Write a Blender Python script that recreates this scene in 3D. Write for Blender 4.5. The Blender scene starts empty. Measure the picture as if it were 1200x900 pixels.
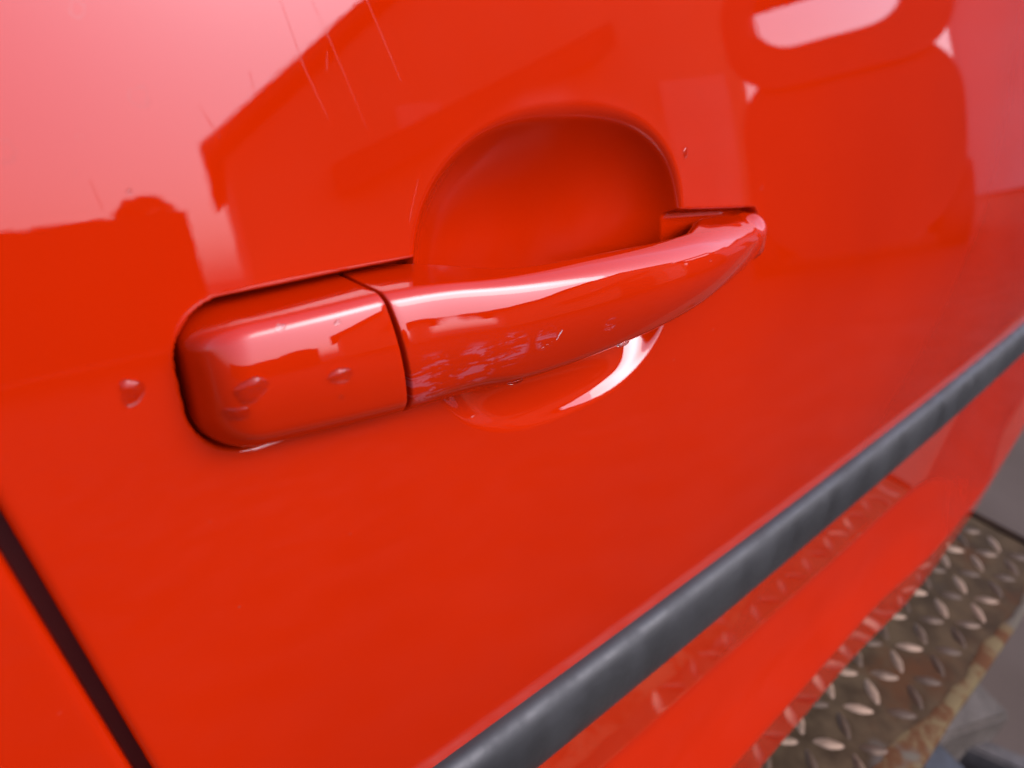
import bpy, bmesh, math, random
import numpy as np
from mathutils import Vector, Matrix
from mathutils.bvhtree import BVHTree

random.seed(7); np.random.seed(7)
R = math.radians
scene = bpy.context.scene
COL = scene.collection

# ------------------------------------------------------------------ camera
TILT = 12.0                                  # lean of the door skin at the handle, degrees
H0 = 0.86                                    # height of the handle above the yard floor
cam_d = bpy.data.cameras.new('camera')
cam = bpy.data.objects.new('camera', cam_d); COL.objects.link(cam)
cr = Vector((0.74096734, -0.66229347, 0.11106199))
cd = Vector((-0.26680624, -0.44210616, -0.85636241))
cf = Vector((0.61626442, 0.60490454, -0.50429026))
cam.matrix_world = Matrix(((cr.x, -cd.x, -cf.x, -0.09569743),
                           (cr.y, -cd.y, -cf.y, -0.13286517),
                           (cr.z, -cd.z, -cf.z, H0 + 0.06484553),
                           (0, 0, 0, 1)))
cam_d.sensor_width = 36.0; cam_d.lens = 25.5
cam_d.clip_start = 0.01; cam_d.clip_end = 600
cam_d.dof.use_dof = True; cam_d.dof.focus_distance = 0.20; cam_d.dof.aperture_fstop = 11.0
scene.camera = cam

# ------------------------------------------------------------------ sky, sun, exposure
SUN_EL, SUN_AZ = 40.0, 30.0                 # azimuth from -Y (straight out of the door) towards +X
w = bpy.data.worlds.new('World'); scene.world = w; w.use_nodes = True
nt = w.node_tree; nt.nodes.clear()
wo = nt.nodes.new('ShaderNodeOutputWorld'); bg = nt.nodes.new('ShaderNodeBackground')
sky = nt.nodes.new('ShaderNodeTexSky'); sky.sky_type = 'NISHITA'; sky.sun_disc = False
sd = Vector((math.cos(R(SUN_EL)) * math.sin(R(SUN_AZ)), -math.cos(R(SUN_EL)) * math.cos(R(SUN_AZ)), math.sin(R(SUN_EL))))
sky.sun_elevation = R(SUN_EL); sky.sun_rotation = math.atan2(sd.x, sd.y)
sky.air_density = 1.6; sky.dust_density = 4.0; sky.ozone_density = 1.0
hs = nt.nodes.new('ShaderNodeHueSaturation'); hs.inputs['Saturation'].default_value = 0.5
tn = nt.nodes.new('ShaderNodeMix'); tn.data_type = 'RGBA'; tn.blend_type = 'MULTIPLY'; tn.inputs[0].default_value = 1.0; tn.inputs[7].default_value = (0.92, 0.94, 1.24, 1)
nt.links.new(sky.outputs[0], hs.inputs['Color']); nt.links.new(hs.outputs[0], tn.inputs[6]); nt.links.new(tn.outputs[2], bg.inputs[0])   # cool white balance of the cloudy sky
bg.inputs[1].default_value = 0.15; nt.links.new(bg.outputs[0], wo.inputs[0])
sun_d = bpy.data.lights.new('sun', 'SUN'); sun_d.energy = 0.6; sun_d.angle = R(32); sun_d.color = (1.0, 0.95, 0.88)
sun = bpy.data.objects.new('sun', sun_d); COL.objects.link(sun)
sun.rotation_euler = (-sd).to_track_quat('-Z', 'Y').to_euler()
vs = scene.view_settings; vs.view_transform = 'Standard'; vs.look = 'None'; vs.gamma = 1.0
vs.use_curve_mapping = False; vs.exposure = 1.22

# ------------------------------------------------------------------ helpers
def link(o, parent=None):
    COL.objects.link(o)
    if parent is not None: o.parent = parent
    return o
def tag(o, label=None, cat=None, group=None, kind=None):
    if label: o['label'] = label
    if cat: o['category'] = cat
    if group: o['group'] = group
    if kind: o['kind'] = kind
    return o
def empty(name, loc=(0, 0, 0)):
    o = bpy.data.objects.new(name, None); o.location = loc; o.empty_display_size = 0.05
    return link(o)
def mesh_obj(name, verts, faces, mat, parent=None, uv=None, smooth=True, loc=(0, 0, 0)):
    me = bpy.data.meshes.new(name)
    me.from_pydata([tuple(map(float, v)) for v in verts], [], faces)
    if uv is not None:
        ul = me.uv_layers.new(name='UVMap')
        li = np.zeros(len(me.loops), dtype=np.int32); me.loops.foreach_get('vertex_index', li)
        ul.data.foreach_set('uv', np.asarray(uv, dtype=np.float32)[li].ravel())
    me.polygons.foreach_set('use_smooth', [smooth] * len(me.polygons))
    me.materials.append(mat); me.update()
    o = bpy.data.objects.new(name, me); o.location = loc
    return link(o, parent)
def grid_faces(nr, nc, closed=False):
    i = np.arange(nr - 1)[:, None]; n = nc if closed else nc - 1
    j = np.arange(n)[None, :]; j2 = (j + 1) % nc
    a = i * nc + j; b = i * nc + j2; c = (i + 1) * nc + j2; d = (i + 1) * nc + j
    return np.stack([a, b, c, d], -1).reshape(-1, 4).tolist()
def box_bm(bm, x0, x1, y0, y1, z0, z1, bev=0):
    r = bmesh.ops.create_cube(bm, size=1.0)
    for v in r['verts']:
        v.co = Vector(((x0 + x1) / 2 + v.co.x * (x1 - x0), (y0 + y1) / 2 + v.co.y * (y1 - y0), (z0 + z1) / 2 + v.co.z * (z1 - z0)))
    if bev:
        es = list({e for v in r['verts'] for e in v.link_edges})
        bmesh.ops.bevel(bm, geom=es, offset=bev, segments=2, affect='EDGES')
def bm_obj(name, bm, mat, parent=None, smooth=False, loc=(0, 0, 0)):
    me = bpy.data.meshes.new(name); bm.to_mesh(me); bm.free(); me.materials.append(mat)
    me.polygons.foreach_set('use_smooth', [smooth] * len(me.polygons))
    o = bpy.data.objects.new(name, me); o.location = loc
    return link(o, parent)
def sstep(a, b, x):
    u = np.clip((np.asarray(x, float) - a) / (b - a), 0, 1); return u * u * (3 - 2 * u)

# ------------------------------------------------------------------ materials
class NT:
    def __init__(s, name):
        s.m = bpy.data.materials.new(name); s.m.use_nodes = True
        s.t = s.m.node_tree; s.t.nodes.clear()
        s.out = s.n('ShaderNodeOutputMaterial'); s.p = s.n('ShaderNodeBsdfPrincipled')
        s.l(s.p.outputs[0], s.out.inputs[0])
    def n(s, k, **kw):
        o = s.t.nodes.new(k)
        for a, v in kw.items(): setattr(o, a, v)
        return o
    def l(s, a, b): s.t.links.new(a, b)
    def put(s, sock, v):
        if hasattr(v, 'is_output'): s.l(v, sock)
        else: sock.default_value = v
    def math(s, op, a, b=0.0, c=None, clamp=False):
        o = s.n('ShaderNodeMath', operation=op, use_clamp=clamp)
        s.put(o.inputs[0], a); s.put(o.inputs[1], b)
        if c is not None: s.put(o.inputs[2], c)
        return o.outputs[0]
    def vm(s, op, a, b=None):
        o = s.n('ShaderNodeVectorMath', operation=op); s.put(o.inputs[0], a)
        if b is not None: s.put(o.inputs[1], b)
        return o.outputs['Value'] if op in ('DOT_PRODUCT', 'LENGTH', 'DISTANCE') else o.outputs[0]
    def noise(s, vec, scale, detail=3, rough=0.5, dist=0.0):
        o = s.n('ShaderNodeTexNoise'); s.l(vec, o.inputs['Vector'])
        o.inputs['Scale'].default_value = scale; o.inputs['Detail'].default_value = detail
        o.inputs['Roughness'].default_value = rough; o.inputs['Distortion'].default_value = dist
        return o.outputs['Fac']
    def ramp(s, f, a, b, c0=0.0, c1=1.0):
        o = s.n('ShaderNodeMapRange', clamp=True, interpolation_type='SMOOTHSTEP'); s.l(f, o.inputs[0])
        for i, v in enumerate((a, b, c0, c1)): o.inputs[1 + i].default_value = v
        return o.outputs[0]
    def mix(s, f, a, b):
        o = s.n('ShaderNodeMix', data_type='RGBA'); s.put(o.inputs[0], f)
        s.put(o.inputs[6], a); s.put(o.inputs[7], b)
        return o.outputs[2]
    def coord(s, k='Object'): return s.n('ShaderNodeTexCoord').outputs[k]
    def bump(s, h, strength, dist):
        o = s.n('ShaderNodeBump'); s.l(h, o.inputs['Height']); o.inputs['Strength'].default_value = strength
        o.inputs['Distance'].default_value = dist
        return o.outputs[0]
    def seg(s, uv, a, b, width):
        """mask of a thin straight mark from a to b (metres, in the surface's own x,t coordinates)"""
        ax, at = a; bx, bt = b; L2 = (bx - ax) ** 2 + (bt - at) ** 2
        pa = s.vm('SUBTRACT', uv, (ax, at, 0))
        k = s.math('DIVIDE', s.vm('DOT_PRODUCT', pa, (bx - ax, bt - at, 0)), L2, clamp=True)
        sc = s.n('ShaderNodeVectorMath', operation='SCALE'); sc.inputs[0].default_value = (bx - ax, bt - at, 0); s.l(k, sc.inputs['Scale'])
        d = s.vm('LENGTH', s.vm('SUBTRACT', pa, sc.outputs[0]))
        return s.ramp(d, width * 0.08, width * 0.45, 1.0, 0.0)
    def blob(s, uv, c, rad, soft=0.4):
        d = s.vm('LENGTH', s.vm('SUBTRACT', uv, (c[0], c[1], 0)))
        return s.ramp(d, rad * (1 - soft), rad, 1.0, 0.0)
    def mx(s, items):
        r = items[0]
        for i in items[1:]: r = s.math('MAXIMUM', r, i)
        return r

SC = (0.0545, -0.0080)                        # scoop centre
RED = (0.365, 0.0118, 0.0001, 1)
def paint(name, scratches=(), scuffs=(), chips=(), rings=(), dust=0.0, worn=False):
    t = NT(name); uv = t.coord('UV')
    n = t.noise(uv, 9, 3); n2 = t.noise(uv, 900, 2)
    col = t.mix(t.ramp(n, 0.3, 0.7), (RED[0] * 0.97, RED[1] * 0.95, RED[2], 1), (RED[0] * 1.03, RED[1] * 1.05, RED[2], 1))
    coat_r = t.math('ADD', t.math('MULTIPLY', t.ramp(t.noise(uv, 60, 4), 0.45, 0.75), 0.02), 0.012)
    h = t.math('MULTIPLY', t.noise(uv, 350, 1), 0.12)
    if worn:                                   # clear coat dulled by fingers inside the scoop
        d = t.vm('LENGTH', t.vm('MULTIPLY', t.vm('SUBTRACT', uv, (SC[0], 0.010, 0)), (1 / 0.056, 1 / 0.034, 1)))
        coat_r = t.math('ADD', coat_r, t.math('MULTIPLY', t.ramp(d, 0.72, 0.98, 1.0, 0.0), t.ramp(t.noise(uv, 45, 4), 0.3, 0.7, 0.13, 0.22)))
    if scratches:
        m = t.math('MULTIPLY', t.mx([t.seg(uv, a, b, wd) for a, b, wd in scratches]), t.ramp(t.noise(uv, 160, 2), 0.35, 0.55, 0.25, 1.0))
        col = t.mix(t.math('MULTIPLY', m, 0.015), col, (0.50, 0.12, 0.09, 1))
        coat_r = t.math('ADD', coat_r, t.math('MULTIPLY', m, 0.14)); h = t.math('SUBTRACT', h, m)
    if rings:
        wb = t.n('ShaderNodeTexNoise'); t.l(uv, wb.inputs['Vector']); wb.inputs['Scale'].default_value = 420
        wv_ = t.n('ShaderNodeVectorMath', operation='MULTIPLY_ADD'); t.l(wb.outputs['Color'], wv_.inputs[0]); wv_.inputs[1].default_value = (0.0022,) * 3
        t.l(t.vm('SUBTRACT', uv, (0.0011, 0.0011, 0.0011)), wv_.inputs[2])
        m = t.mx([t.math('SUBTRACT', t.blob(wv_.outputs[0], (c[0] / 1000, c[1] / 1000), r / 1000, 0.25), t.blob(wv_.outputs[0], (c[0] / 1000, c[1] / 1000), r * 0.78 / 1000, 0.3)) for c, r in rings])
        coat_r = t.math('ADD', coat_r, t.math('MULTIPLY', m, 0.25)); col = t.mix(t.math('MULTIPLY', m, 0.25), col, (0.30, 0.05, 0.04, 1))
    if dust:
        v = t.n('ShaderNodeTexVoronoi'); t.l(uv, v.inputs['Vector']); v.inputs['Scale'].default_value = 170
        big = t.ramp(v.outputs['Color'], 0.86, 0.98)
        sp = t.math('MULTIPLY', t.ramp(v.outputs['Distance'], 0.06, 0.11, 1.0, 0.0), big)
        sp = t.math('MULTIPLY', sp, dust)
        col = t.mix(sp, col, t.mix(t.ramp(t.noise(uv, 31, 1), 0.45, 0.55), (0.20, 0.05, 0.03, 1), (0.42, 0.17, 0.12, 1))); coat_r = t.math('ADD', coat_r, t.math('MULTIPLY', sp, 0.6))
    if scuffs:
        z = t.mx([t.math('MULTIPLY', t.blob(uv, c, r, 0.9), a) for c, r, a in scuffs])
        mp = t.n('ShaderNodeMapping'); t.l(uv, mp.inputs[0]); mp.inputs['Rotation'].default_value = (0, 0, R(-6)); mp.inputs['Scale'].default_value = (0.8, 4.5, 1)
        s1 = t.math('MULTIPLY', t.ramp(t.noise(mp.outputs[0], 130, 6, 0.7, 0.6), 0.50, 0.58), t.ramp(z, 0.15, 0.6))
        col = t.mix(t.math('MULTIPLY', s1, 0.45), col, (0.33, 0.075, 0.09, 1))
        coat_r = t.math('ADD', coat_r, t.math('MULTIPLY', s1, 0.35)); h = t.math('SUBTRACT', h, t.math('MULTIPLY', s1, 0.8))
    if chips:
        wob = t.n('ShaderNodeTexNoise'); t.l(uv, wob.inputs['Vector']); wob.inputs['Scale'].default_value = 700
        w2 = t.n('ShaderNodeVectorMath', operation='MULTIPLY_ADD'); t.l(wob.outputs['Color'], w2.inputs[0]); w2.inputs[1].default_value = (0.0016,) * 3
        t.l(t.vm('SUBTRACT', uv, (0.0008, 0.0008, 0.0008)), w2.inputs[2])
        c1 = t.mx([t.seg(w2.outputs[0], a, b, wd) for a, b, wd in chips])
        col = t.mix(c1, col, (0.45, 0.36, 0.35, 1)); h = t.math('SUBTRACT', h, t.math('MULTIPLY', c1, 1.5))
        coat_r = t.math('ADD', coat_r, t.math('MULTIPLY', c1, 0.3))
    t.put(t.p.inputs['Base Color'], col); t.put(t.p.inputs['Roughness'], 0.45)
    t.p.inputs['Specular IOR Level'].default_value = 0.0
    t.p.inputs['Coat Weight'].default_value = 1.0; t.p.inputs['Coat IOR'].default_value = 1.52
    t.put(t.p.inputs['Coat Roughness'], coat_r)
    b = t.bump(h, 0.35, 0.00006); t.l(b, t.p.inputs['Coat Normal']); t.l(b, t.p.inputs['Normal'])
    return t.m
def simple(name, c0, c1, scale, rough=(0.5, 0.7), bump=0.0, dist=0.001, metal=0.0, detail=5, coat=0.0, spec=0.5):
    t = NT(name); co = t.coord('Object'); n = t.noise(co, scale, detail, 0.6)
    t.put(t.p.inputs['Base Color'], t.mix(t.ramp(n, 0.3, 0.7), (*c0, 1), (*c1, 1)))
    t.put(t.p.inputs['Roughness'], t.ramp(t.noise(co, scale * 2.3, 3), 0.3, 0.7, *rough)); t.p.inputs['Metallic'].default_value = metal
    t.p.inputs['Coat Weight'].default_value = coat; t.p.inputs['Specular IOR Level'].default_value = spec
    if bump: t.l(t.bump(t.noise(co, scale * 6, 4), bump, dist), t.p.inputs['Normal'])
    return t.m

# ------------------------------------------------------------------ the yard floor
M_floor = simple('concrete_floor', (0.060, 0.041, 0.029), (0.076, 0.053, 0.038), 1.7, (0.8, 0.95), 0.4, 0.004, detail=8, spec=0.15)
g = mesh_obj('ground', [(-150, -150, 0), (150, -150, 0), (150, 150, 0), (-150, 150, 0)], [(0, 1, 2, 3)], M_floor, smooth=False)
tag(g, kind='structure')
M_dark_ground = simple('dark_ground', (0.012, 0.0105, 0.0095), (0.022, 0.019, 0.017), 3.0, (0.75, 0.95), 0.5, 0.004, detail=8, spec=0.12)  # kept darker than the floor to dim what the door mirrors
yv = [(-150, -150, .004), (150, -150, .004), (150, -0.42, .004), (-150, -0.42, .004)]
tag(mesh_obj('added_dark_ground', yv, [(0, 1, 2, 3)], M_dark_ground, smooth=False), kind='structure')  # unseen dark sheet added so the paint mirrors less grey ground
# ------------------------------------------------------------------ what the paint mirrors: the other side of the yard
M_wall = simple('dark_boards', (0.030, 0.022, 0.016), (0.050, 0.036, 0.026), 1.5, (0.7, 0.9))
M_barn = simple('tan_sheeting', (0.44, 0.27, 0.14), (0.54, 0.34, 0.19), 0.6, (0.6, 0.8))
M_roof = simple('brown_roof', (0.07, 0.045, 0.032), (0.10, 0.065, 0.045), 0.8, (0.7, 0.9))
M_dark = simple('dark_truck_paint', (0.018, 0.016, 0.015), (0.026, 0.023, 0.021), 2.0, (0.4, 0.5))
M_tyre = simple('tyre_rubber', (0.012, 0.012, 0.012), (0.02, 0.02, 0.02), 8, (0.7, 0.9))
M_leaf = simple('shrub_leaf', (0.018, 0.030, 0.010), (0.045, 0.065, 0.020), 6, (0.6, 0.8))
fen = empty('board_fence', (-3, -10.2, 0)); tag(fen, 'dark board fence mirrored low in the paint behind the handle', 'fence')
for i in range(66):
    bm = bmesh.new(); hgt = 2.02 + 0.05 * random.random()
    box_bm(bm, -0.104, 0.104, -0.012, 0.012, 0.02, hgt, 0.004)
    bm_obj('plank', bm, M_wall, fen, loc=(-7.0 + 0.2 * i, 0.027 * (i % 2), 0)); 
bm = bmesh.new(); box_bm(bm, -7.1, 6.1, -0.06, -0.013, 0.5, 0.6); box_bm(bm, -7.1, 6.1, -0.06, -0.013, 1.5, 1.6); bm_obj('rail', bm, M_wall, fen)
# rounded shrub whose top shows over the fence
shr = empty('round_shrub', (2.72, -10.7, 0)); tag(shr, 'rounded dark shrub rising over the board fence', 'shrub')
bm = bmesh.new(); bmesh.ops.create_cone(bm, cap_ends=True, segments=8, radius1=0.06, radius2=0.03, depth=1.9, matrix=Matrix.Translation((0, 0, 0.95))); bm_obj('stem', bm, M_roof, shr)
vv, ff = [], []
for k in range(2600):
    d = Vector(np.random.normal(size=3)).normalized(); rr = 0.42 * random.random() ** 0.25
    c = Vector((d.x * rr, d.y * rr, 2.02 + d.z * rr * 0.95)); a = Vector(np.random.normal(size=3)).normalized() * 0.045; b = a.cross(Vector(np.random.normal(size=3)).normalized()) * 0.6
    n0 = len(vv); vv += [c - a, c + b, c + a, c - b]; ff.append((n0, n0 + 1, n0 + 2, n0 + 3))
tag(mesh_obj('foliage', vv, ff, M_leaf, shr, smooth=False), kind='stuff')
# barn with a steep roof, its gable towards our car
barn = empty('barn', (3.45, -9.7, 0)); barn.rotation_euler.z = R(19)
tag(barn, 'tan barn with steep brown roof mirrored above the handle', 'barn')
BW, BR, EV, RZ, EV2 = 9.1, 6.4, 2.70, 7.70, 5.4
wv = [(.15, 0, 0), (BW - .15, 0, 0), (BW - .15, 0, EV2), (BR, 0, RZ - .2), (.15, 0, EV)]
wv += [(a, -8.0, c) for a, b, c in wv]
mesh_obj('wall', wv, [(4, 3, 2, 1, 0), (5, 6, 7, 8, 9), (0, 1, 6, 5), (1, 2, 7, 6), (4, 0, 5, 9)], M_barn, barn, smooth=False)
for xe, ze in ((-0.1, EV), (BW + 0.1, EV2)):
    q = [(xe, .3, ze), (BR, .3, RZ), (BR, -8.3, RZ), (xe, -8.3, ze)]
    q += [(a, b, c + .20) for a, b, c in q]
    mesh_obj('roof_slope', q, [(0, 3, 2, 1), (4, 5, 6, 7), (0, 1, 5, 4), (1, 2, 6, 5), (2, 3, 7, 6), (3, 0, 4, 7)], M_roof, barn, smooth=False)
M_pale = simple('pale_shutter', (0.62, 0.44, 0.32), (0.72, 0.53, 0.40), 2, (0.5, 0.7))
for (xa, xb, za, zb, mt, nm) in ((2.6, 3.3, 2.75, 3.2, M_pale, 'window'), (4.2, 6.2, 0.02, 2.7, M_roof, 'door'), (7.1, 8.5, 0.02, 3.1, M_pale, 'sheet_door')):
    bm = bmesh.new(); box_bm(bm, xa, xb, 0.003, 0.06, za, zb, 0.01); bm_obj(nm, bm, mt, barn)
q = [(1.5, .08, 1.85), (6.2, .08, 3.70), (6.2, .08, 4.15), (1.5, .08, 2.35)]; q += [(a, .5, c) for a, b, c in q]
mesh_obj('lean_to_roof', q, [(0, 1, 2, 3), (7, 6, 5, 4), (0, 4, 5, 1), (1, 5, 6, 2), (2, 6, 7, 3), (3, 7, 4, 0)], M_roof, barn, smooth=False)
blocker = empty('grey_sky_blocker', (12.0, -1.2, 0)); tag(blocker, 'added pale grey shed mirrored at the far front end of the door', 'blocker')  # unseen building added to dim the sky mirrored at the front end
M_blocker = simple('grey_blocker_skin', (0.40, 0.38, 0.38), (0.50, 0.48, 0.48), 0.7, (0.7, 0.9))
bm = bmesh.new(); box_bm(bm, 0, 5, -2.2, 6, 0, 3.4, 0.02); bm_obj('wall', bm, M_blocker, blocker)
bm = bmesh.new(); box_bm(bm, -0.25, 5.3, -2.5, 6.3, 3.41, 3.6, 0.02); bm_obj('roof', bm, M_roof, blocker)
bm = bmesh.new(); box_bm(bm, -0.03, -0.003, 0.2, 1.2, 0.01, 2.1, 0.01); bm_obj('door', bm, M_roof, blocker)
# parked pickup seen from the back
trk = empty('pickup_truck', (5.72, -2.35, 0)); trk.rotation_euler.z = R(-22.5)
tag(trk, 'dark pickup cab with see-through windows mirrored beyond the front end of the handle', 'truck')
def rrect(x0, x1, z0, z1, r, n=8):
    pts = []
    for cx, cz, a0 in ((x1 - r, z1 - r, 0), (x0 + r, z1 - r, 90), (x0 + r, z0 + r, 180), (x1 - r, z0 + r, 270)):
        pts += [(cx + r * math.cos(R(a0 + 90 * k / n)), cz + r * math.sin(R(a0 + 90 * k / n))) for k in range(n + 1)]
    return pts
# local axes: x away from our car, y across the truck, z up
def ring(name, xa, xb, outer, inner, mat):
    n = len(outer); V = []
    for xx in (xa, xb): V += [(xx, p[0], p[1]) for p in outer] + [(xx, p[0], p[1]) for p in inner]
    F = []
    for j in range(n):
        k = (j + 1) % n
        F += [(j, k, n + k, n + j), (2 * n + j, 3 * n + j, 3 * n + k, 2 * n + k), (j, 2 * n + j, 2 * n + k, k), (n + j, n + k, 3 * n + k, 3 * n + j)]
    return mesh_obj(name, V, F, mat, trk, smooth=False)
ring('rear_window_frame', 0.0, 0.08, rrect(-0.86, 0.86, 1.66, 2.72, 0.42), rrect(-0.60, 0.52, 2.00, 2.60, 0.28), M_dark)
ring('front_window_frame', 1.1, 1.18, rrect(-0.84, 0.84, 1.90, 2.90, 0.25), rrect(-0.70, 0.70, 2.05, 2.82, 0.20), M_dark)
ol = rrect(-0.86, 0.84, 0.14, 1.93, 0.62, 14); n_ = len(ol)
mesh_obj('cab_body', [(0.1 * k_ if a_ == 0 else 1.25, p[0] * q_, p[1]) for a_, k_, q_ in ((0, 1, .97), (0, 1.6, 1), (1, 0, 1)) for p in ol], [tuple(range(n_))[::-1]] + grid_faces(3, n_, True) + [tuple(range(2 * n_, 3 * n_))], M_dark, trk, smooth=False)
bm = bmesh.new(); box_bm(bm, 1.2, 2.6, -0.80, 0.80, 0.42, 1.45, 0.12); bm_obj('bonnet', bm, M_dark, trk)
bm = bmesh.new(); box_bm(bm, 0.0, 1.18, -0.80, 0.80, 2.62, 2.72, 0.04); bm_obj('roof', bm, M_dark, trk)
for xx in (0.5, 2.0):
    for yy in (-0.78, 0.78):
        bm = bmesh.new(); bmesh.ops.create_cone(bm, cap_ends=True, segments=28, radius1=0.36, radius2=0.36, depth=0.24, matrix=Matrix.Translation((xx, yy, 0.36)) @ Matrix.Rotation(R(90), 4, 'X')); bm_obj('wheel', bm, M_tyre, trk)
# ------------------------------------------------------------------ door skin: one profile swept along the car
BOW = 1 / 18.0
def bow(x): return (x - 0.10) ** 2 * 0.5 * BOW
def theta(t):
    t = np.asarray(t, float)
    return np.where(t >= 0, TILT + 45 * t, TILT - 10.5 * (np.clip(-t - 0.02, 0, 1) / 0.19) ** 1.3)
_tt = np.linspace(0.34, -0.26, 2401)
_th = np.radians(theta(_tt)); _dt = _tt[1] - _tt[0]
_y = np.concatenate([[0], np.cumsum((np.sin(_th[1:]) + np.sin(_th[:-1])) / 2 * _dt)])
_z = np.concatenate([[0], np.cumsum((np.cos(_th[1:]) + np.cos(_th[:-1])) / 2 * _dt)])
_k = np.argmin(np.abs(_tt)); _y -= _y[_k]; _z -= _z[_k]
def base(x, t, h=0.0):
    """point on the skin at car length x, distance t up the profile, height h out of the skin"""
    x, t, h = np.broadcast_arrays(np.asarray(x, float), np.asarray(t, float), np.asarray(h, float))
    y = np.interp(t, _tt[::-1], _y[::-1]); z = np.interp(t, _tt[::-1], _z[::-1]); th = np.radians(theta(t))
    return np.stack([x, y + bow(x) - h * np.cos(th), H0 + z + h * np.sin(th)], -1)
def sd_box(x, t, cx, ct, hx, ht, r, ang=0.0):
    ca, sa = math.cos(ang), math.sin(ang); dx, dt = x - cx, t - ct
    u = ca * dx + sa * dt; v = -sa * dx + ca * dt
    qx = np.abs(u) - hx + r; qt = np.abs(v) - ht + r
    return np.hypot(np.maximum(qx, 0), np.maximum(qt, 0)) + np.minimum(np.maximum(qx, qt), 0) - r
def smin(a, b, k): 
    hh = np.clip(0.5 + 0.5 * (b - a) / k, 0, 1); return b + (a - b) * hh - k * hh * (1 - hh)
SC = (0.0545, -0.0080)                        # scoop centre
def skin_h(x, t):
    dx = (x - SC[0]) / 0.0535; dt = t - SC[1]
    up = dt > 0
    rr = np.where(up, (np.abs(dx) ** 2.4 + np.abs(dt / 0.0400) ** 2.4) ** (1 / 2.4),
                  (np.abs(dx) ** 2.6 + np.abs(dt / 0.0480) ** 2.6) ** (1 / 2.6))
    # bowl: deep and steep under the upper rim, running out shallow towards the lower rim
    v = dt / 0.044
    D = 0.0180 - 0.0140 * sstep(-0.10, -0.95, v)
    D = D * np.where(v < 0, 1 - sstep(0.0, -0.5, v) * (0.40 - 0.40 * sstep(-0.9, 0.3, dx)), 1)
    pw = 2.15 + 11.0 * sstep(-0.05, -0.85, v) + 3.0 * dx * dx
    raw = -D * (1 - np.clip(rr, 0, 1.6) ** pw)
    k = 0.0014 + 0.0012 * sstep(-0.2, 0.5, v)
    scoop = smin(raw, np.zeros_like(raw), k) 
    scoop = np.where(rr > 1.35, 0, scoop)
    d1 = sd_box(x, t, -0.0262, -0.0163, 0.0298, 0.0169, 0.0125, R(0.5))
    d1 = np.maximum(d1, (-(x + 0.0505) * 0.62 - (t + 0.0315) * 0.78) - 0.0008)
    d1 = np.minimum(d1, sd_box(x, t, -0.0090, -0.0162, 0.0135, 0.0169, 0.0012, R(0.5)))
    rec = -0.0095 * sstep(0.0002, -0.0014, d1)
    d2 = sd_box(x, t, 0.1290, -0.0105, 0.0275, 0.0082, 0.0050, R(-5.5))
    rec2 = -0.0050 * sstep(0.0002, -0.0012, d2)
    return np.minimum(np.minimum(scoop, rec), rec2)

def spaced(*seg):
    out = []
    for a, b, n in seg: out += list(np.linspace(a, b, n, endpoint=False))
    return np.array(out + [seg[-1][1]])
LEAN = 0.158
def shear(s, t): return -LEAN * (t + 0.030) * np.clip((0.30 - s) / 0.39, 0, 1)
def t_end(x): return -0.4080 + 0.085 * np.clip((x - 0.60) / 0.36, 0, 1) ** 1.3
def lower_theta(u, x):
    a = 0.305 + 0.02 * sstep(0.15, 0.45, x) + 0.55 * sstep(0.45, 0.76, x) ** 1.5; b = 0.680 + 0.12 * sstep(0.40, 0.75, x)
    A, B, C = 2.0 + 11.5 * sstep(0.40, 0.72, x), 26.0, 3.0 - 1.0 * sstep(0.4, 0.7, x)
    e = 0.035
    th = 1.5 + (A - 1.5) * sstep(-0.02, 0.05, u)
    th = th + (B - 7 - th) * sstep(a - e, a + e, u) + 7 * sstep(a + 0.10, a + 0.26, u)
    th = th + (C - th) * sstep(b - 0.02, b + 0.02, u)
    return th + (-100 - th) * sstep(0.965, 1.0, u)
def skin_grid(s, to_right=True, lower=True):
    tu = spaced((0.30, 0.055, 40), (0.055, -0.066, 200), (-0.066, -0.212, 55))
    S, T = np.meshgrid(s, tu)
    Xg = S + shear(S, T)
    P = base(Xg, T, skin_h(Xg, T)); UV = np.stack([Xg, T], -1)
    # below the rub strip the section changes along the car: walk down column by column
    nu = 110; u = np.concatenate([np.linspace(0, 0.955, 190), np.linspace(0.957, 1.0, 14), 1.0 + np.linspace(0.003, 0.12, 6)])
    Xc = s + shear(s, -0.212); te = t_end(Xc); L = (-0.212 - te)
    y = base(Xc, -0.212)[:, 1].copy(); z = base(Xc, -0.212)[:, 2].copy(); x = Xc.copy()
    rows = []; uvr = []; pu = 0.0
    for uu in u[1:]:
        th = np.radians(lower_theta(np.full_like(Xc, (uu + pu) / 2), Xc)); dl = (uu - pu) * L
        y = y - np.sin(th) * dl; z = z - np.cos(th) * dl; tc = -0.212 - uu * L
        xx = s + shear(s, tc); rows.append(np.stack([xx, y + bow(xx) - bow(Xc), z], -1)); uvr.append(np.stack([xx, tc], -1)); pu = uu
    return np.concatenate([P, np.array(rows)]), np.concatenate([UV, np.array(uvr)])
def fold(P, UV, side, n=6, r=0.0022, deep=0.016):
    """roll the side edge of a panel inwards (side -1: first column, +1: last column)"""
    i = 0 if side < 0 else -1
    e = P[:, i]; nrm = np.array([0, 0.98, -0.2]); out = np.array([side, 0, 0])
    cols = [e + out * r * math.sin(a) + nrm * r * (1 - math.cos(a)) for a in np.linspace(0, math.pi / 2, n)[1:]]
    cols.append(e + out * r + nrm * deep)
    cols = np.stack(cols, 1); uv = np.repeat(UV[:, i:][:, :1] if i == 0 else UV[:, -1:], cols.shape[1], 1)
    if side < 0: return np.concatenate([cols[:, ::-1], P], 1), np.concatenate([uv, UV], 1)
    return np.concatenate([P, cols], 1), np.concatenate([UV, uv], 1)

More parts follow.
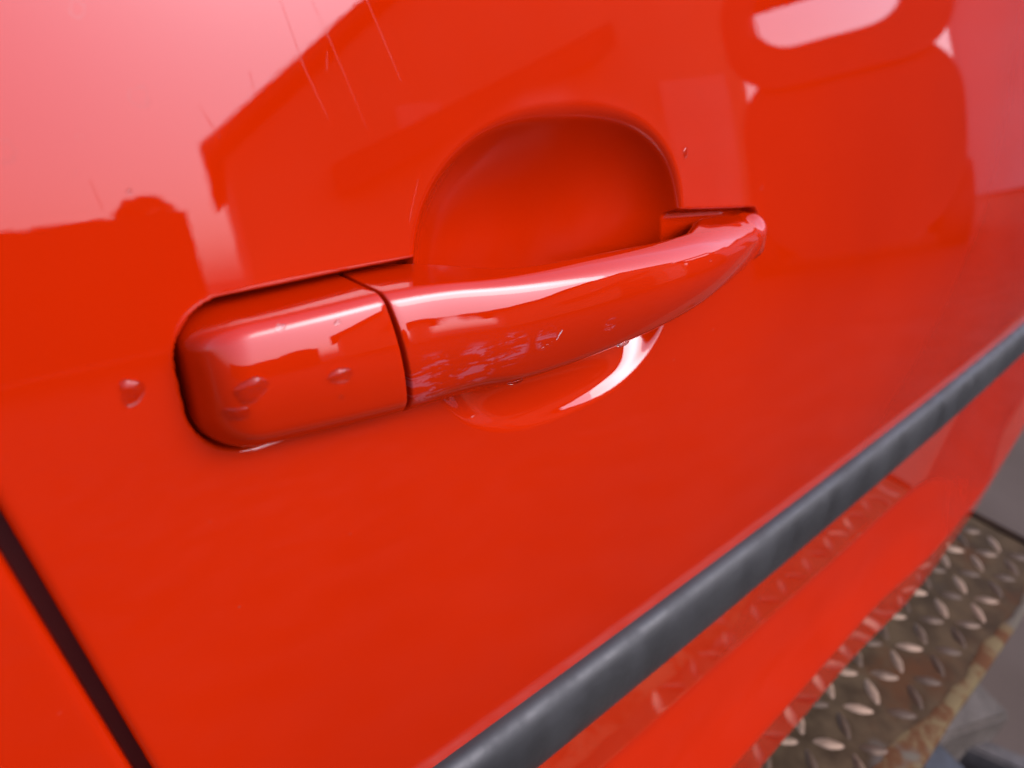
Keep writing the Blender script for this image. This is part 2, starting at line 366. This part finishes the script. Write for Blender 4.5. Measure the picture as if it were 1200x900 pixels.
def px(l): return [((a[0] / 1000, a[1] / 1000), (b[0] / 1000, b[1] / 1000), wd / 1000) for a, b, wd in l]
#SCRATCH
SCR = [((-23.5, 54.3), (-20.4, 42.3), 0.20), ((-20.4, 42.3), (-16.6, 32.6), 0.17), ((-16.9, 54.7), (-13.8, 47.1), 0.16), ((-13.8, 47.1), (-7.7, 30.5), 0.14),
       ((-4.2, 55.3), (2.2, 39.8), 0.15), ((-42.6, 36.2), (-39.7, 30.1), 0.20), ((-31.9, 41.7), (-31.5, 37.4), 0.17), ((-63.3, 24.7), (-62.4, 19.5), 0.12), ((-15.0, 45.2), (-15.5, 42.0), 0.14), ((4.5, 18.7), (1.1, 9.4), 0.15)]
RNG = [((-52.6, 37.7), 2.0), ((-74.5, 29.9), 2.2), ((-58.9, 51.1), 1.6), ((-63.0, 31.6), 0.7), ((-65.5, 25.6), 0.6), ((158.0, 1.9), 1.2)]
M_door = paint('red_door_paint', scratches=px(SCR), rings=RNG, dust=0.6, worn=True)
M_panel = paint('red_panel_paint', scratches=px([((-97, -68), (-94, -72), 0.3), ((-101, -86), (-96, -91), 0.2)]), dust=0.3)
M_cap = paint('red_cap_paint', dust=0.7)
M_grip = paint('red_grip_paint', scuffs=[((-0.006, -0.0245), 0.010, 1.0), ((0.006, -0.0235), 0.009, 0.9), ((0.016, -0.0215), 0.007, 1.0), ((0.026, -0.0208), 0.005, 1.0), ((0.0477, -0.0216), 0.0035, 0.9)],
               chips=px([((29.4, -21.8), (30.4, -19.6), 0.5), ((24.5, -23.2), (29.0, -21.6), 0.28)]), dust=0.8)
M_jamb = simple('dark_red_jamb', (0.10, 0.006, 0.004), (0.14, 0.008, 0.005), 20, (0.5, 0.7))
M_black = simple('black_rubber', (0.012, 0.012, 0.013), (0.02, 0.02, 0.021), 40, (0.5, 0.7))

car = empty('red_car', (0.1, 0.5, 0.0))
tag(car, 'glossy red car whose door handle, grey rub strip and lower door fill the view', 'car')
car.matrix_world = Matrix.Translation((0.1, 0.5, 0.0))
def child(o, parent):
    o.parent = parent; o.matrix_parent_inverse = Matrix.Translation(-Vector((0.1, 0.5, 0.0))) if parent is car else Matrix.Identity(4)
    return o
s_door = spaced((-0.0875, -0.068, 16), (-0.068, 0.166, 400), (0.166, 0.32, 60), (0.32, 0.80, 90), (0.80, 1.10, 24))
P, UV = skin_grid(s_door); P, UV = fold(P, UV, -1)
door = child(mesh_obj('door', P.reshape(-1, 3), grid_faces(*P.shape[:2]), M_door, uv=UV.reshape(-1, 2)), car)
door['label'] = 'red front door skin with oval finger scoop behind the handle'
P2, UV2 = skin_grid(spaced((-0.60, -0.16, 30), (-0.16, -0.0955, 40))); P2, UV2 = fold(P2, UV2, +1, r=0.0026)
rear = child(mesh_obj('rear_quarter_panel', P2.reshape(-1, 3), grid_faces(*P2.shape[:2]), M_panel, uv=UV2.reshape(-1, 2)), car)
# jamb behind the shut line
tj = np.linspace(0.30, -0.33, 30); xj = -0.0910 - LEAN * (tj + 0.030)
yj = np.interp(tj, np.linspace(-0.33, 0.30, 2), [0.0, 0.0])
pj = base(xj, np.clip(tj, -0.212, 1), -0.014); pj[:, 2] += np.minimum(tj + 0.212, 0); pj[:, 1] += np.maximum(-0.212 - tj, 0) * 0.1
V = np.concatenate([pj + np.array([-0.03, 0.004, 0]), pj, pj + np.array([0.03, 0.004, 0])]).reshape(3, -1, 3)
child(mesh_obj('door_jamb', V.reshape(-1, 3), grid_faces(3, len(tj)), M_jamb), car)

# ------------------------------------------------------------------ handle
def cubic(xs, ys, q):
    xs = np.array(xs, float); ys = np.array(ys, float); m = np.gradient(ys, xs)
    i = np.clip(np.searchsorted(xs, q) - 1, 0, len(xs) - 2); hh = xs[i + 1] - xs[i]; u = (q - xs[i]) / hh
    return (ys[i] * (2 * u ** 3 - 3 * u ** 2 + 1) + hh * m[i] * (u ** 3 - 2 * u ** 2 + u) + ys[i + 1] * (-2 * u ** 3 + 3 * u ** 2) + hh * m[i + 1] * (u ** 3 - u ** 2))
NF, NE = 12, 22                               # points per rounded corner, per straight side
NPHI = 4 * (NF + NE)
def section(top, bot, hin, hout, r_ft, r_fb, r_bk, d_top, d_bot, bulge, sag=0.0):
    """closed section in (t,h): front-top, front-bottom, back-bottom, back-top corners, each rounded; the front is a shallow arch"""
    cor = [(top - d_top, hout), (bot + d_bot, hout - sag), (bot, hin), (top, hin)]; rad = [r_ft, r_fb, r_bk, r_bk]
    pts = []
    C_ = [np.array(c) for c in cor]
    for k in range(4):
        p, a, b = C_[k], C_[k - 1], C_[(k + 1) % 4]
        u = (a - p); lu = np.linalg.norm(u); u = u / lu; v = (b - p); lv = np.linalg.norm(v); v = v / lv
        ang = math.acos(np.clip(u @ v, -1, 1)); d = min(rad[k] / math.tan(ang / 2), 0.47 * lu, 0.47 * lv); r = d * math.tan(ang / 2)
        ctr = p + (u + v) / np.linalg.norm(u + v) * (r / math.sin(ang / 2))
        p0, p1 = p + u * d, p + v * d
        a0 = math.atan2(*(p0 - ctr)[::-1]); da = math.atan2(*(p1 - ctr)[::-1]) - a0
        da = (da + math.pi) % (2 * math.pi) - math.pi
        pts.append([ctr + r * np.array([math.cos(a0 + da * q), math.sin(a0 + da * q)]) for q in np.linspace(0, 1, NF)])
    out = []
    for k in range(4):
        out += pts[k]; a, b = pts[k][-1], pts[(k + 1) % 4][0]
        out += [a + (b - a) * q for q in np.linspace(0, 1, NE + 2)[1:-1]]
    out = np.array(out); t, h = out[:, 0], out[:, 1]
    tc, hw = (top + bot) / 2, (top - bot) / 2
    wgt = sstep(hin, hout, h) * np.clip(1 - ((t - tc) / hw) ** 2, 0, 1)
    return t, h + bulge * wgt
XC = -0.0128
def cut_shear(x, t): return -0.17 * (t + 0.018) * np.exp(-((x - XC) / 0.022) ** 2)
def loft(name, rows, mat, parent):
    """rows: list of (x, t[], h[])"""
    P = []; U = []
    for x, t, h in rows:
        xx = x + cut_shear(x, t); P.append(base(xx, t, h)); U.append(np.stack([xx, t], -1))
    P = np.array(P); U = np.array(U); nr = len(rows)
    F = grid_faces(nr, NPHI, closed=True)
    V = P.reshape(-1, 3); UVv = U.reshape(-1, 2)
    V = np.concatenate([V, P[0].mean(0)[None], P[-1].mean(0)[None]]); UVv = np.concatenate([UVv, U[0].mean(0)[None], U[-1].mean(0)[None]])
    k0 = nr * NPHI
    F += [(k0, (j + 1) % NPHI, j) for j in range(NPHI)]
    F += [(k0 + 1, (nr - 1) * NPHI + j, (nr - 1) * NPHI + (j + 1) % NPHI) for j in range(NPHI)]
    return child(mesh_obj(name, V, F, mat, uv=UVv), parent)
mm = 1e-3
# cap: blunt rounded rear end, flat cut towards the grip
X0 = -0.0546; RC = 0.0125
rows = []
for q in np.concatenate([1 - np.cos(np.linspace(0.02, math.pi / 2, 26)), np.linspace(1.05, (XC - 0.0006 - X0) / RC, 26)]):
    x = X0 + q * RC; f = (x - X0) / (XC - X0)
    k = 1.0 if q >= 1 else (1 - (1 - q) ** 2.4) ** (1 / 2.4)
    kh = 1.0 if q >= 0.75 else (1 - (1 - q / 0.75) ** 2.2) ** (1 / 2.2)
    top = (-1.6 + 1.1 * f) * mm; bot = (-32.6 - 3.4 * f) * mm; hout = (9.6 + 2.4 * math.sin(f * 1.5)) * mm
    tc = -14.5 * mm; kk = 0.34 + 0.66 * k
    top = tc + (top - tc) * (0.45 + 0.55 * k); bot = tc + (bot - tc) * (0.45 + 0.55 * k)
    ho = -1 * mm + (hout + 1 * mm) * (0.10 + 0.90 * kh)
    t, h = section(top, bot, -8.2 * mm, ho - 0.8 * mm * kh, 2.4 * mm, 7.0 * mm, 0.8 * mm, 2.2 * mm * kh, 2.2 * mm * kh, 4.0 * mm * kh, 2.4 * mm * kh)
    rows.append((x, t, h))
def end_round(rows, x, t, h, d, r, sgn):
    for a in np.linspace(0, math.pi / 2, 5)[1:]:
        q = r * (1 - math.cos(a)); tcm, hcm = t.mean(), h.mean()
        rows.append((x + sgn * r * math.sin(a), t - np.sign(t - tcm) * np.minimum(q, abs(t - tcm)), h - np.sign(h - hcm) * np.minimum(q, abs(h - hcm))))
x, t, h = rows[-1]; end_round(rows, x, t, h, 0, 0.0005, 1)
handle_cap = loft('handle_cap', rows, M_cap, door)
# grip: bowed bar with a lug at each end
GX =   [-11.5, -4, 4, 12, 20, 30, 45, 62, 80, 95, 106, 118, 131, 144, 152, 156.5]
GOUT = [15.6, 16.4, 17.6, 19.0, 20.4, 22.0, 23.8, 24.6, 24.2, 22.8, 21.0, 18.4, 15.0, 10.8, 7.2, 2.6]
GIN =  [-6, -6, -5, 0.5, 6.5, 9.8, 12, 12.8, 12.4, 9.6, 4.5, -2.0, -5, -5, -5, -4.5]
GTOP = [-0.7, -0.8, -1.2, -2.0, -2.6, -2.9, -3.0, -3.2, -3.6, -3.6, -3.6, -3.9, -4.6, -5.4, -6.3, -9.0]
GBOT = [-36.3, -36.2, -35.9, -35.6, -35.2, -34.6, -33.6, -32.5, -31.6, -30.8, -30.1, -29.2, -28.0, -26.0, -23.4, -18.5]
qx = np.concatenate([np.linspace(-11.5, 148, 110), np.linspace(149, 156.5, 14)])
rows = []
tb = [cubic(GX, v, qx) for v in (GTOP, GBOT, GIN, GOUT)]
for i, x in enumerate(qx):
    w_ = float(sstep(60, 135, x)); e_ = float(sstep(156.5, 141, x))
    t, h = section(tb[0][i] * mm, tb[1][i] * mm, tb[2][i] * mm, (tb[3][i] - 4.6 * e_) * mm, (2.4 + 4.0 * float(sstep(5, 80, x))) * mm, 8.0 * mm, (0.8 + 2.4 * float(sstep(2, 20, x))) * mm, (2.2 + 1.0 * w_) * mm * e_, (2.4 + 0.8 * w_) * mm * e_, 4.8 * mm * e_, 2.4 * mm * e_)
    rows.append((x * mm, t, h))
r0 = []; x, t, h = rows[0]; end_round(r0, x, t, h, 0, 0.0005, -1)
handle_grip = loft('handle_grip', r0[::-1] + rows, M_grip, door)
handle_grip['label'] = 'glossy red pull grip with pale scuffs along its lower edge'

# ------------------------------------------------------------------ rub strip
t0s, t1s = -0.1700, -0.2090
t = NT('weathered_rubber'); co = t.coord('UV'); nz = t.noise(co, 14, 5, 0.6); nf = t.noise(co, 300, 3)
t.put(t.p.inputs['Base Color'], t.mix(t.ramp(nz, 0.3, 0.75), (0.0125, 0.0120, 0.0112, 1), (0.0245, 0.0238, 0.0220, 1)))
mp_ = t.n('ShaderNodeMapping'); t.l(co, mp_.inputs[0]); mp_.inputs['Scale'].default_value = (1.0, 0.22, 1); mp_.inputs['Rotation'].default_value = (0, 0, R(12))
nb = t.noise(mp_.outputs[0], 42, 3, 0.5)
t.put(t.p.inputs['Roughness'], t.math('ADD', t.ramp(nf, 0.2, 0.8, 0.40, 0.52), t.ramp(nb, 0.35, 0.65, 0.0, 0.16))); t.l(t.bump(nf, 0.15, 0.0003), t.p.inputs['Normal'])
M_strip = t.m
xs = np.concatenate([np.linspace(-0.075, 0.2, 40), np.linspace(0.21, 1.1, 70)]); ph = np.linspace(0, math.pi, 33)
P = []; U = []
for x in xs:
    e = 1.0 if x > -0.065 else max(0.05, math.sqrt(max(0, 1 - ((-0.065 - x) / 0.0101) ** 2)))
    tt = (t0s + t1s) / 2 + (t0s - t1s) / 2 * np.sign(np.cos(ph)) * np.abs(np.cos(ph)) ** 0.8
    hh = 0.0100 * e * np.sin(ph) ** 0.75 - 0.0005
    P.append(base(x, tt, hh)); U.append(np.stack([np.full_like(tt, x), tt], -1))
P = np.array(P); U = np.array(U)
strip = child(mesh_obj('rub_strip', P.reshape(-1, 3), grid_faces(*P.shape[:2]), M_strip, uv=U.reshape(-1, 2)), door)
strip['label'] = 'weathered dark grey rubber rub strip along the door'
# ------------------------------------------------------------------ lift runway the car stands on
PZ = 0.42; PY = -0.132; PXE = 0.79
t = NT('worn_tread_steel'); co = t.coord('Object'); n1 = t.noise(co, 7, 6, 0.65); n2 = t.noise(co, 40, 5, 0.6)
c = t.mix(t.ramp(n2, 0.3, 0.7), (0.030, 0.0180, 0.0085, 1), (0.064, 0.0410, 0.0210, 1))
c = t.mix(t.ramp(n1, 0.52, 0.66), c, (0.060, 0.024, 0.009, 1))
c = t.mix(t.math('MULTIPLY', t.ramp(t.noise(co, 11, 3), 0.60, 0.72), 0.6), c, (0.09, 0.08, 0.068, 1))
t.put(t.p.inputs['Base Color'], c); t.p.inputs['Metallic'].default_value = 0.05; t.p.inputs['Specular IOR Level'].default_value = 0.05
t.put(t.p.inputs['Roughness'], t.ramp(n2, 0.25, 0.75, 0.58, 0.82)); t.l(t.bump(n2, 0.4, 0.0008), t.p.inputs['Normal']); M_tread = t.m
t = NT('rubbed_stud_steel'); co = t.coord('Object'); oi = t.n('ShaderNodeObjectInfo')
c = t.mix(t.ramp(t.math('ADD', t.noise(co, 90, 4), t.math('MULTIPLY', t.math('SUBTRACT', oi.outputs['Random'], 0.5), 0.9)), 0.3, 0.85), (0.055, 0.031, 0.015, 1), (0.24, 0.155, 0.095, 1))
t.put(t.p.inputs['Base Color'], c); t.p.inputs['Metallic'].default_value = 0.12; t.p.inputs['Specular IOR Level'].default_value = 0.22; t.put(t.p.inputs['Roughness'], t.ramp(t.noise(co, 200, 3), 0.3, 0.7, 0.36, 0.58)); M_stud = t.m
t = NT('yellow_paint_over_rust'); co = t.coord('Object'); n1 = t.noise(co, 26, 6, 0.7, 0.4)
c = t.mix(t.ramp(n1, 0.44, 0.56), (0.105, 0.076, 0.034, 1), (0.070, 0.028, 0.010, 1)); c = t.mix(t.ramp(t.noise(co, 14, 4), 0.56, 0.62), c, (0.080, 0.066, 0.046, 1))
t.put(t.p.inputs['Base Color'], c); t.p.inputs['Roughness'].default_value = 0.85; t.p.inputs['Specular IOR Level'].default_value = 0.1; t.l(t.bump(n1, 0.6, 0.002), t.p.inputs['Normal']); M_yel = t.m
M_end_shade = simple('dark_end_shade', (0.012, 0.006, 0.003), (0.025, 0.012, 0.006), 30, (0.8, 0.95), 0.4, 0.001, spec=0.05)  # near-black brown, shadow put into the colour of the end strip
run = empty('lift_runway', (0.2, 0.1, 0)); tag(run, 'rusty steel tread plate runway with raised lozenges below the door', 'runway')
# top plate with a worn, wavy yellow edge
def pl(name, verts, faces, mat, sm=False): return mesh_obj(name, [(a - 0.2, b - 0.1, c_) for a, b, c_ in verts], faces, mat, run, smooth=sm)
q = [(-0.9, PY, PZ - .006), (PXE, PY, PZ - .006), (PXE, 0.62, PZ - .006), (-0.9, 0.62, PZ - .006)]; q += [(a, b, PZ) for a, b, c_ in q]
pl('tread_plate', q, [(0, 3, 2, 1), (4, 5, 6, 7), (0, 1, 5, 4), (1, 2, 6, 5), (2, 3, 7, 6), (3, 0, 4, 7)], M_tread)
nx = 140; ex = np.linspace(-0.9, PXE, nx); V = []
rs = np.random.RandomState(3); wob = np.convolve(rs.normal(size=nx + 20), np.ones(5) / 5, 'same')[10:10 + nx]; wob2 = np.convolve(rs.normal(size=nx + 20), np.ones(9) / 9, 'same')[10:10 + nx]
for i, x in enumerate(ex):
    wd = 0.008 + 0.007 * wob[i] + 0.012 * sstep(0.56, 0.40, x); dy = 0.0015 * wob2[i]
    V += [(x, PY + wd, PZ + 0.0003), (x, PY + wd * 0.9, PZ + 0.0009), (x, PY - 0.001 + dy, PZ + 0.0009), (x, PY - 0.003 + dy, PZ - 0.0015), (x, PY - 0.003 + dy, PZ - 0.050)]
pl('edge_rail', V, grid_faces(nx, 5), M_yel, True)
q = [(-0.9, PY + .03, PZ - .13), (PXE - .02, PY + .03, PZ - .13), (PXE - .02, 0.5, PZ - .13), (-0.9, 0.5, PZ - .13)]; q += [(a, b, PZ - .0075) for a, b, c_ in q]
pl('beam', q, [(0, 3, 2, 1), (4, 5, 6, 7), (0, 1, 5, 4), (1, 2, 6, 5), (2, 3, 7, 6), (3, 0, 4, 7)], M_black)
for lx in (-0.75, 0.72):
    q = [(lx, 0.05, 0), (lx + .08, 0.05, 0), (lx + .08, 0.4, 0), (lx, 0.4, 0)]; q += [(a, b, PZ - .131) for a, b, c_ in q]
    pl('stand', q, [(0, 3, 2, 1), (4, 5, 6, 7), (0, 1, 5, 4), (1, 2, 6, 5), (2, 3, 7, 6), (3, 0, 4, 7)], M_black)
q = [(PXE + .0005, PY, PZ - .03), (PXE + .012, PY, PZ - .03), (PXE + .012, 0.62, PZ - .03), (PXE + .0005, 0.62, PZ - .03)]; q += [(a, b, PZ + .002) for a, b, c_ in q]
pl('end_shade_strip', q, [(0, 3, 2, 1), (4, 5, 6, 7), (0, 1, 5, 4), (1, 2, 6, 5), (2, 3, 7, 6), (3, 0, 4, 7)], M_end_shade)  # dark strip standing in for the shadow line at the plate's far end
# one lozenge, shared by all
NS = 12; V = []; 
for rr, hz in ((1.0, 0.0), (0.72, 0.0017), (0.35, 0.0024)):
    for k in range(NS):
        a = 2 * math.pi * k / NS; ca, sa = math.cos(a), math.sin(a)
        V.append((0.0128 * rr * ca, 0.0046 * rr * sa * (1 - 0.45 * ca * ca), hz))
V.append((0, 0, 0.0026)); F = grid_faces(3, NS, True) + [(2 * NS + k, 2 * NS + (k + 1) % NS, 3 * NS) for k in range(NS)]
stud0 = mesh_obj('stud', V, F, M_stud, run); PITCH = 0.0262; first = True
for i in range(21):
    for j in range(6):
        x = 0.262 + i * PITCH; y = -0.104 + j * PITCH
        if x > PXE - 0.012 or (j == 0 and x < 0.5 and random.random() < 0.35): continue
        o = stud0 if first else link(stud0.copy(), run); first = False
        o.location = (x - 0.2 + random.uniform(-.0006, .0006), y - 0.1 + random.uniform(-.0006, .0006), PZ + 0.0001)
        o.rotation_euler.z = R((-47 if (i + j) % 2 else 45) + random.uniform(-3, 3))
        o.scale = (1, random.uniform(0.9, 1.1), random.uniform(0.75, 1.1))
# scrap lying on the floor beside the runway
M_conc = simple('grey_block', (0.075, 0.060, 0.046), (0.125, 0.102, 0.080), 16, (0.8, 0.95), 0.8, 0.004, spec=0.1)
M_steel = simple('dull_steel', (0.05, 0.042, 0.036), (0.09, 0.077, 0.067), 22, (0.6, 0.8), 0.3, 0.001, spec=0.15)
def scrap(name, loc, rz, dims, mat, label, cat, bev, rx=0):
    bm = bmesh.new(); box_bm(bm, -dims[0] / 2, dims[0] / 2, -dims[1] / 2, dims[1] / 2, 0, dims[2], bev)
    o = bm_obj(name, bm, mat, loc=loc); o.rotation_euler = (rx, 0, rz); return tag(o, label, cat)
scrap('concrete_block', (0.862, -0.128, 0.0), R(-22), (0.155, 0.066, 0.10), M_conc, 'pale grey concrete block on the floor beside the yellow runway edge', 'block', 0.006)
scrap('rubber_chock', (0.775, -0.130, 0.0), R(-15), (0.075, 0.10, 0.085), M_black, 'black rubber chock tucked between concrete block and runway edge', 'chock', 0.012)
scrap('steel_channel', (0.915, -0.235, 0.0), R(-68), (0.22, 0.030, 0.045), M_steel, 'dull grey steel channel lying past the corner of the concrete block', 'channel', 0.004)
scrap('steel_flat_bar', (0.835, -0.215, 0.0), R(-62), (0.20, 0.035, 0.030), M_steel, 'short brownish steel bar beside the black rubber chock', 'bar', 0.003)
# ------------------------------------------------------------------ rain drops sitting on the paint
t = NT('water'); t.p.inputs['Base Color'].default_value = (1, 1, 1, 1); t.p.inputs['Roughness'].default_value = 0.0
t.p.inputs['IOR'].default_value = 1.33; t.p.inputs['Transmission Weight'].default_value = 1.0; M_water = t.m
tr_ = t.n('ShaderNodeBsdfTransparent'); ms_ = t.n('ShaderNodeMixShader'); ms_.inputs[0].default_value = 0.75
t.l(tr_.outputs[0], ms_.inputs[1]); t.l(t.p.outputs[0], ms_.inputs[2]); t.l(ms_.outputs[0], t.out.inputs[0])
def bvh(o): 
    me = o.data; return BVHTree.FromPolygons([v.co[:] for v in me.vertices], [p.vertices[:] for p in me.polygons])
TREES = {'door': bvh(door), 'cap': bvh(handle_cap), 'grip': bvh(handle_grip)}
def drop(on, x, t, rx, rt, hgt, rot, seed, label, group=None, below=False):
    th = math.radians(float(theta(t * mm))); n = Vector((0, -math.cos(th), math.sin(th)))
    src = Vector(base(x * mm, t * mm, 0.06)); hit, nrm, _, _ = TREES[on].ray_cast(src, -n)
    if hit is None: print('drop missed', on, x, t); return
    if nrm.dot(n) < 0: nrm = -nrm
    rs = np.random.RandomState(seed); ph = rs.uniform(0, 6.28, 4); am = rs.uniform(0.03, 0.12, 4)
    X = Vector((1, 0, 0)); X = (X - nrm * X.dot(nrm)).normalized(); Y = nrm.cross(X)
    na, nr = 36, 9; V = []; uvs = []
    hit2 = hit
    for k in range(nr):
        q = k / (nr - 1) * math.pi / 2
        for a in np.linspace(0, 2 * math.pi, na, endpoint=False):
            w_ = 1 + sum(am[m] * math.cos((m + 1) * a + ph[m]) for m in range(4))
            r_ = math.cos(q) ** 0.8; u, v = rx * mm * w_ * r_ * math.cos(a), rt * mm * w_ * r_ * math.sin(a)
            ca, sa = math.cos(rot), math.sin(rot); u, v = ca * u - sa * v, sa * u + ca * v
            p = hit + X * u + Y * v
            g, gn, _, _ = TREES[on].ray_cast(p + nrm * 0.004, -nrm, 0.012)
            g = g if g is not None else p
            V.append(g + nrm * (hgt * 0.85 * mm * math.sin(q) ** 0.9 - 0.00012))
    F = grid_faces(nr, na, True); V.append(V[-1]); 
    F = [f for f in F]; o = mesh_obj('water_drop', [v - hit for v in V[:-1]], F, M_water, loc=hit)
    return tag(o, label, 'water drop', group)
drop('cap', -46.6, -15.7, 3.4, 2.5, 0.9, 0.3, 1, 'widest clear water drop on the handle cap')
drop('cap', -49.6, -20.4, 2.6, 1.7, 0.7, 0.1, 2, 'flat water drop just below the widest drop on the handle cap')
drop('cap', -28.0, -17.5, 2.8, 1.7, 1.1, -0.3, 3, 'pointed water drop on the handle cap near its seam')
drop('door', -64.9, -14.4, 2.3, 2.7, 1.0, 0.0, 4, 'single round water drop on the red door behind the handle cap')
drop('cap', -38.7, -4.9, 1.1, 0.8, 0.35, 0.2, 5, 'tiny water drop on the pale upper band of the handle cap')
drop('cap', -28.3, -22.6, 0.6, 0.5, 0.3, 0.2, 8, 'pinhead water drop below the pointed drop on the handle cap')
drop('grip', 58.4, -30.4, 2.4, 1.2, 1.2, 0.2, 6, 'hanging water drop under the middle of the grip')
drop('grip', 20.8, -32.6, 2.2, 0.9, 0.9, 0.2, 7, 'flat hanging water drop under the grip by the scuffs')
drop('door', 108.6, 17.6, 1.3, 1.6, 0.5, 0.0, 9, 'small water drop on the upper front rim of the finger scoop')
drop('door', -57.5, 22.0, 0.5, 0.6, 0.3, 0.0, 11, 'minute water drop on the door above the cap near the fence reflection')
drop('cap', -27.0, -6.2, 0.8, 0.6, 0.3, 0.0, 12, 'minute water drop near the seam on the pale upper band of the handle cap')
drop('grip', 93.4, -11.7, 0.55, 0.55, 0.35, 0.0, 10, 'pinhead water drop on the front half of the grip')
